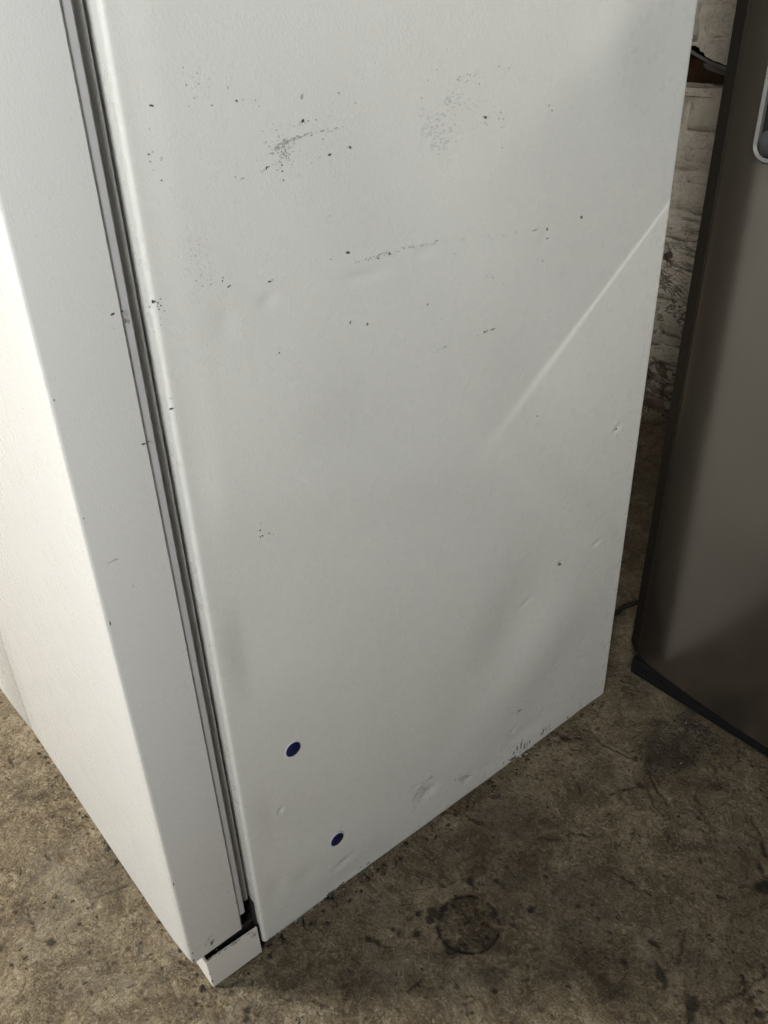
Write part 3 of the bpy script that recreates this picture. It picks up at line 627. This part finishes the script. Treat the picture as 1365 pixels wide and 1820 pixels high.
# crease line of specks
line('chip', 626, 470, 700, 445, 12, 2, 3.2, 1.4); line('scuff', 628, 470, 760, 432, 34, 2, 5, 2.2); fl('chip', 619, 449, 10, 6, 0); fl('chip', 695, 451, 5, 6); fl('chip', 674, 460, 7, 3); fl('scuff', 754, 437, 9, 3, -.3); fl('scuff', 780, 429, 9, 4, -.5); line('faint', 760, 434, 960, 408, 26, 3, 9, 2.5); fl('scuff', 950, 409, 13, 3.5, -.45); fl('chip', 972, 407, 4, 7); line('chip', 960, 427, 975, 422, 6, 2, 3.5, 1)
fl('scuff', 588, 461, 4, 4); fl('rust', 1033, 386, 5, 8, .3); fl('chip', 964, 464, 3, 3.5); cluster('scuff', 871, 492, 5, 3, 5, 2, 4); fl('scuff', 897, 506, 3, 3); fl('scuff', 908, 529, 2.5, 4); fl('scuff', 762, 541, 5, 4); fl('chip', 762, 542, 3, 3); fl('chip', 622, 574, 4, 6); fl('rust', 653, 576, 5, 7, .3); fl('rust', 623, 571, 3, 3)
fl('chip', 863, 591, 5, 4); fl('chip', 877, 586, 4.5, 4); line('rust', 863, 590, 882, 584, 7, 2, 3.5, .6); line('chip', 768, 628, 797, 615, 10, 1.6, 3, .8); fl('scuff', 812, 452, 3, 4); fl('scuff', 850, 597, 3, 3)
# middle left
cluster('faint', 355, 440, 12, 10, 22, 3, 6); cluster('faint', 350, 490, 14, 14, 24, 3, 6); cluster('scuff', 355, 445, 9, 9, 7, 2, 4); cluster('scuff', 360, 500, 9, 8, 7, 2, 4.5); fl('scuff', 395, 493, 6, 4); fl('rust', 394, 499, 3, 4); fl('chip', 405, 509, 6, 4, -.6); fl('chip', 408, 507, 3, 4); fl('chip', 478, 500, 8, 3.5, -.2); fl('scuff', 483, 497, 4, 4); fl('chip', 494, 626, 3.5, 4); fl('scuff', 489, 629, 3, 2.5); fl('scuff', 586, 384, 3, 4)
fl('chip', 271, 536, 5, 9); cluster('chip', 278, 540, 6, 6, 10, 2, 4.5, -.4); fl('chip', 285, 531, 5, 2.5, -.5); cluster('rust', 285, 565, 3, 8, 5, 1.5, 3); fl('chip', 305, 726, 9, 3.5, -.3); fl('chip', 302, 727, 4, 5); fl('faint', 303, 708, 5, 5)
# pinholes
for a in ((461, 942, 4, 3.5), (466, 952, 3.5, 3.5), (462, 954, 3, 3), (478, 947, 3.2, 3), (462, 930, 2.5, 2)): fl('chip', *a)
fl('scuff', 486, 949, 2, 2); fl('chip', 996, 1004, 8, 6, -.7); fl('chip', 956, 740, 4, 3, -.6); fl('chip', 1096, 763, 6, 3, -.9); fl('scuff', 1092, 764, 3, 4); fl('scuff', 1101, 757, 7, 2, -.9)
# lower edge damage
fl('chip', 922, 1262, 10, 2.4, -.4); fl('scuff', 918, 1266, 9, 2, -.4); line('chip', 893, 1357, 917, 1345, 10, 3, 6, .7)
for u, v, L in ((919, 1330, 12), (926, 1324, 16), (932, 1326, 14), (937, 1322, 11), (941, 1318, 8), (965, 1300, 14), (970, 1295, 10), (976, 1291, 13), (913, 1338, 6), (962, 1305, 7)):
    fl('chip' if rs.random() < .6 else 'scuff', u, v, 2.6, L, 0.15)
cluster('scuff', 930, 1328, 12, 5, 18, 2, 4); cluster('faint', 925, 1335, 20, 6, 20, 3, 7, -.55); fl('chip', 1009, 1275, 3, 4)
fl('faint', 822, 1383, 26, 11, -.25, 11); cluster('scuff', 822, 1383, 7, 3, 12, 3, 6, -.3); line('chip', 829, 1382, 834, 1377, 5, 2, 4, .7); line('scuff', 810, 1386, 832, 1382, 8, 2, 4, .8)
line('scuff', 735, 1422, 748, 1398, 14, 2.5, 5, 1.0); line('scuff', 748, 1398, 768, 1380, 12, 2, 5, 1.2); line('scuff', 750, 1400, 773, 1404, 9, 2, 4.5, 1.2); cluster('faint', 750, 1408, 9, 8, 30, 3, 8); line('faint', 737, 1425, 738, 1445, 8, 3, 6, 1.5)
line('chip', 583, 1592, 626, 1563, 26, 3, 8, 1.0); line('rust', 585, 1590, 615, 1571, 10, 3, 7, 1.0); line('scuff', 634, 1548, 657, 1534, 12, 2, 5, .7); line('scuff', 608, 1530, 622, 1522, 6, 1.5, 3.5, .8); line('chip', 473, 1674, 500, 1652, 9, 2, 4.5, 1.2); line('scuff', 480, 1670, 580, 1596, 20, 2, 5, 1.5)
# door edge strip
fl('chip', 200, 558, 11, 5, -.45); fl('chip', 217, 553, 6, 4, -.6); fl('scuff', 219, 558, 5, 6); fl('chip', 223.5, 570, 4, 11, -.2); fl('faint', 202, 584, 6, 6); fl('chip', 255, 789, 9, 4.5, -.25); fl('chip', 263, 785, 5, 4); fl('scuff', 204, 995, 14, 4, -.4); fl('scuff', 196, 999, 16, 1.8, -.45); fl('faint', 236, 1042, 5, 8); fl('chip', 195.5, 1108, 3.2, 9, -.2); fl('chip', 96, 711, 2.5, 4.5); fl('chip', 148.5, 921, 3, 2.5); fl('chip', 308, 1572, 2.5, 6, -.2)
fl('scuff', 377, 1674, 7, 15, .45); fl('chip', 376, 1676, 5, 8, .4); fl('scuff', 371, 1668, 2, 14, .5); fl('scuff', 366, 1679, 2, 9, .5); fl('chip', 342, 1694, 4, 3); fl('chip', 344, 1707, 3, 7); cluster('faint', 378, 1675, 7, 9, 10, 3, 6)
fl('chip', 369.5, 1706, 7, 4, -.5); fl('chip', 373, 1702, 6, 2.5, -.5); line('scuff', 372, 1704, 452, 1653, 16, 2, 5, .6); line('chip', 385, 1697, 420, 1675, 7, 2, 4, .5); fl('scuff', 452, 1661, 6, 9, .2); fl('chip', 373, 1731, 2.5, 3); fl('chip', 377, 1744, 3, 6); fl('faint', 448, 1665, 8, 10)
for nm, key, mt in (('paint_chips', 'chip', M_CHIP), ('scuff_marks', 'scuff', M_SCUFF), ('rub_marks', 'faint', M_FAINT), ('rust_specks', 'rust', M_RUST)):
    vs, fs = LAY[key]; o = pyobj(nm, vs, fs, mt, fr, False); o['kind'] = 'stuff'

# ------------------------------------------------------------------ stainless refrigerator on the right
sr = thing('refrigerator', 'dark bronze stainless refrigerator with curved door and water dispenser beside the wall', 'refrigerator', (0.45, 1.02, 0))
def door_curve(x, c=0.245, w_=0.265): return 0.6635 + 0.026 * abs((x - c) / w_) ** 1.8
pd = [(0.495, 0.745)] + [(-0.012, 0.745), (-0.0205, 0.738), (-0.0215, 0.715)]
pd = [(0.495, 0.745), (-0.014, 0.745), (-0.0205, 0.739), (-0.0215, 0.716), (-0.0207, 0.7095), (-0.0190, 0.7068), (-0.0080, 0.6975), (0.0025, 0.6905), (0.0060, 0.6893)]
pd += [(x, door_curve(x)) for x in np.linspace(0.015, 0.485, 25)] + [(0.494, 0.694), (0.497, 0.702)]
dd = prism('door', pd[::-1], 0.040, 1.74, M_STEEL, sr, 0.0025, 3); dd['label'] = 'curved bronze steel door with dispenser'
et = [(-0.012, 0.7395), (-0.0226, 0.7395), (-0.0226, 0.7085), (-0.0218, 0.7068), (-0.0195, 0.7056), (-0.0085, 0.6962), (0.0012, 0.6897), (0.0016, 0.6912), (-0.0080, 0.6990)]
prism('edge_reflection_strip', et[::-1], 0.0385, 1.7415, M_EDGE_DARK, sr)  # added strip in place of the dark reflection along the door edge
pd2 = [(0.925, 0.745), (0.505, 0.745), (0.501, 0.739), (0.500, 0.702), (0.504, 0.694)] + [(x, door_curve(x, .715, .215)) for x in np.linspace(0.515, 0.915, 17)] + [(0.925, 0.696), (0.929, 0.706), (0.929, .74)]
prism('door', pd2[::-1], 0.040, 1.74, M_STEEL, sr, 0.0025, 3)
boxobj('cabinet', (-0.016, 0.925, 0.758, 1.40, 0.045, 1.75), M_DCAB, sr, 0.004, 2)
boxobj('gasket', (-0.008, 0.918, 0.7455, 0.7575, 0.05, 1.735), M_MATT, sr)
bm = bmesh.new(); addbox(bm, -0.004, 0.915, 0.6860, 0.70, 0.0005, 0.030, 0.003); addbox(bm, -0.002, 0.912, 0.7002, 1.30, 0.004, 0.0445); bmobj('base_grille', bm, M_MATT, sr)
bm = bmesh.new()
for k in range(4): addbox(bm, 0.004, 0.90, 0.6835, 0.6858, 0.004 + k * 0.0065, 0.0075 + k * 0.0065, 0.0006, 1)
bmobj('grille_louvre', bm, M_MATT, sr)
# dispenser: rounded frame standing proud of the door, dark well, drip tray
dx0, dx1, dz0, dz1 = 0.049, 0.335, 0.7665, 1.16
def rrect(x0, x1, z0, z1, r, n=8):
    o = []
    for cx, cz, a0 in ((x1 - r, z1 - r, 0), (x0 + r, z1 - r, 90), (x0 + r, z0 + r, 180), (x1 - r, z0 + r, 270)):
        o += [(cx + r * math.cos(math.radians(a0 + 90 * k / n)), cz + r * math.sin(math.radians(a0 + 90 * k / n))) for k in range(n + 1)]
    return o
disp_root = None
loops = [(rrect(dx0, dx1, dz0, dz1, .020), 0.690), (rrect(dx0 + .0005, dx1 - .0005, dz0 + .0005, dz1 - .0005, .0195), 0.6625), (rrect(dx0 + .003, dx1 - .003, dz0 + .003, dz1 - .003, .017), 0.6590), (rrect(dx0 + .0065, dx1 - .0065, dz0 + .0065, dz1 - .0065, .0135), 0.6605), (rrect(dx0 + .0072, dx1 - .0072, dz0 + .0072, dz1 - .0072, .013), 0.690)]
vs, fs = [], []; n = len(loops[0][0])
for lp, y in loops: vs += [(x, y, z) for x, z in lp]
for k in range(len(loops) - 1):
    for i in range(n): fs.append((k * n + i, k * n + (i + 1) % n, (k + 1) * n + (i + 1) % n, (k + 1) * n + i))
bez = pyobj('dispenser_bezel', vs, fs, M_SILVER, sr, True); bez.data.set_sharp_from_angle(angle=math.radians(50)); bez['label'] = 'silver rounded frame round the water dispenser'
lp = rrect(dx0 + .0073, dx1 - .0073, dz0 + .0073, dz1 - .0073, .0129)
vs = [(x, 0.6632 + 0.0015, z) for x, z in lp]; pyobj('dispenser_well', vs, [tuple(range(len(vs)))], M_MATT, bez)
lp = rrect(dx0 + .0095, dx1 - .0095, dz0 + .009, dz0 + .0335, .009)
bm = bmesh.new(); a = [bm.verts.new((x, 0.6565, z)) for x, z in lp]; b = [bm.verts.new((x, 0.668, z)) for x, z in lp]; ff = bm.faces.new(a); bm.faces.new(b[::-1])
for i in range(len(a)): bm.faces.new((a[i], a[(i+1) % len(a)], b[(i+1) % len(a)], b[i]))
bmesh.ops.bevel(bm, geom=list(ff.edges), offset=0.002, segments=2, affect='EDGES'); bmesh.ops.recalc_face_normals(bm, faces=bm.faces)
bmobj('drip_tray', bm, M_TRAY, bez, True)
sr.rotation_euler = (0, 0.011, 0)                    # leans a little on the uneven floor
sr.location.z = 0.011 * 0.47 + 0.0006
for o in sr.children: o.location.z = 0.0

# ------------------------------------------------------------------ cord and grit on the floor
def cordpts():
    base = [(-0.40, 0.70), (-0.22, 0.745), (-0.1221, 0.7846), (-0.1160, 0.8230), (-0.1000, 0.8700), (-0.06, 0.93), (-0.03, 1.05)]
    out = []
    for i in range(len(base) - 1):
        p0, p1, p2, p3 = (Vector(base[max(0, min(len(base) - 1, j))]) for j in (i - 1, i, i + 1, i + 2))
        for t in np.linspace(0, 1, 6)[:-1]:
            out.append(0.5 * ((2 * p1) + (p2 - p0) * t + (2 * p0 - 5 * p1 + 4 * p2 - p3) * t * t + (3 * p1 - p0 - 3 * p2 + p3) * t ** 3))
    return [(p.x, p.y, 0.0042) for p in out]
tag(tube('power_cord', cordpts(), 0.0042, M_RUBBER), 'black power cord lying on the floor between the refrigerators', 'cord')
M_GRIT = mat_flat('dark_debris', (0.02, 0.015, 0.010), (0.09, 0.07, 0.05), 0.8, 90)
M_GRIT2 = mat_flat('pale_debris', (0.16, 0.135, 0.10), (0.30, 0.26, 0.20), 0.8, 90)
def grit(name, spots, mat, smin, smax, lab):
    vs, fs = [], []
    for (x, y, sx, sy, n) in spots:
        for _ in range(n):
            cx, cy = x + rs.gauss(0, sx), y + rs.gauss(0, sy); s = rs.uniform(smin, smax) * (0.5 + rs.random()); b = len(vs); k = 6; a0 = rs.random() * 6; el = rs.uniform(0.35, 1)
            for i in range(k):
                a = a0 + 2 * math.pi * i / k; r = s * rs.uniform(0.6, 1); ex, ey = r * math.cos(a), r * math.sin(a) * el
                vs.append((cx + ex * math.cos(a0) - ey * math.sin(a0), cy + ex * math.sin(a0) + ey * math.cos(a0), -0.001 + rs.uniform(0, .0006)))
            vs.append((cx, cy, s * rs.uniform(0.25, 0.6)))
            for i in range(k): fs.append((b + i, b + (i + 1) % k, b + k))
    o = pyobj(name, vs, fs, mat); o['kind'] = 'stuff'; tag(o, lab, 'debris'); return o
gs = []
for u, v, r, n in ((1215, 1285, .018, 40), (1250, 1305, .014, 36), (1180, 1300, .02, 26), (1240, 1340, .02, 20), (1140, 1360, .02, 16), (1190, 1345, .02, 22), (1120, 1240, .02, 10), (1232, 1292, .010, 60), (1205, 1310, .016, 50), (1165, 1322, .014, 40), (1150, 1352, .010, 26), (1270, 1330, .012, 24)):
    g = G(u, v); gs.append((g.x, g.y, r, r * 0.6, n))
gs += [(0.006, y, 0.006, 0.015, 9) for y in np.linspace(0.02, 0.60, 16)] + [(x, -0.078, 0.02, 0.006, 5) for x in np.linspace(-0.45, 0.0, 9)]
gs += [(x, YW - 0.012, 0.03, 0.012, 16) for x in np.linspace(-0.75, -0.40, 8)]
grit('dark_grit', gs, M_GRIT, 0.0015, 0.0042, 'dark crumbs and flakes of dirt swept against the steel refrigerator and wall')
gp = []
for u, v in ((1228, 1350), (1216, 1290), (1255, 1310), (692, 1598), (1190, 1335), (1100, 1400), (800, 1720), (150, 1600), (240, 1730), (560, 1800), (1300, 1650), (1200, 1500)):
    g = G(u, v); gp.append((g.x, g.y, .012, .012, 3))
gp += [(0.008, y, 0.008, 0.02, 3) for y in np.linspace(0.02, 0.60, 12)] + [(0.15, 0.2, 0.15, 0.15, 40), (-0.3, -0.15, 0.15, 0.05, 30), (0.2, 0.45, 0.1, 0.12, 30)]
gp += [(x, YW - 0.02, 0.03, 0.012, 8) for x in np.linspace(-0.75, -0.40, 8)]
grit('pale_grit', gp, M_GRIT2, 0.0010, 0.0024, 'pale paint and concrete crumbs scattered on the floor')
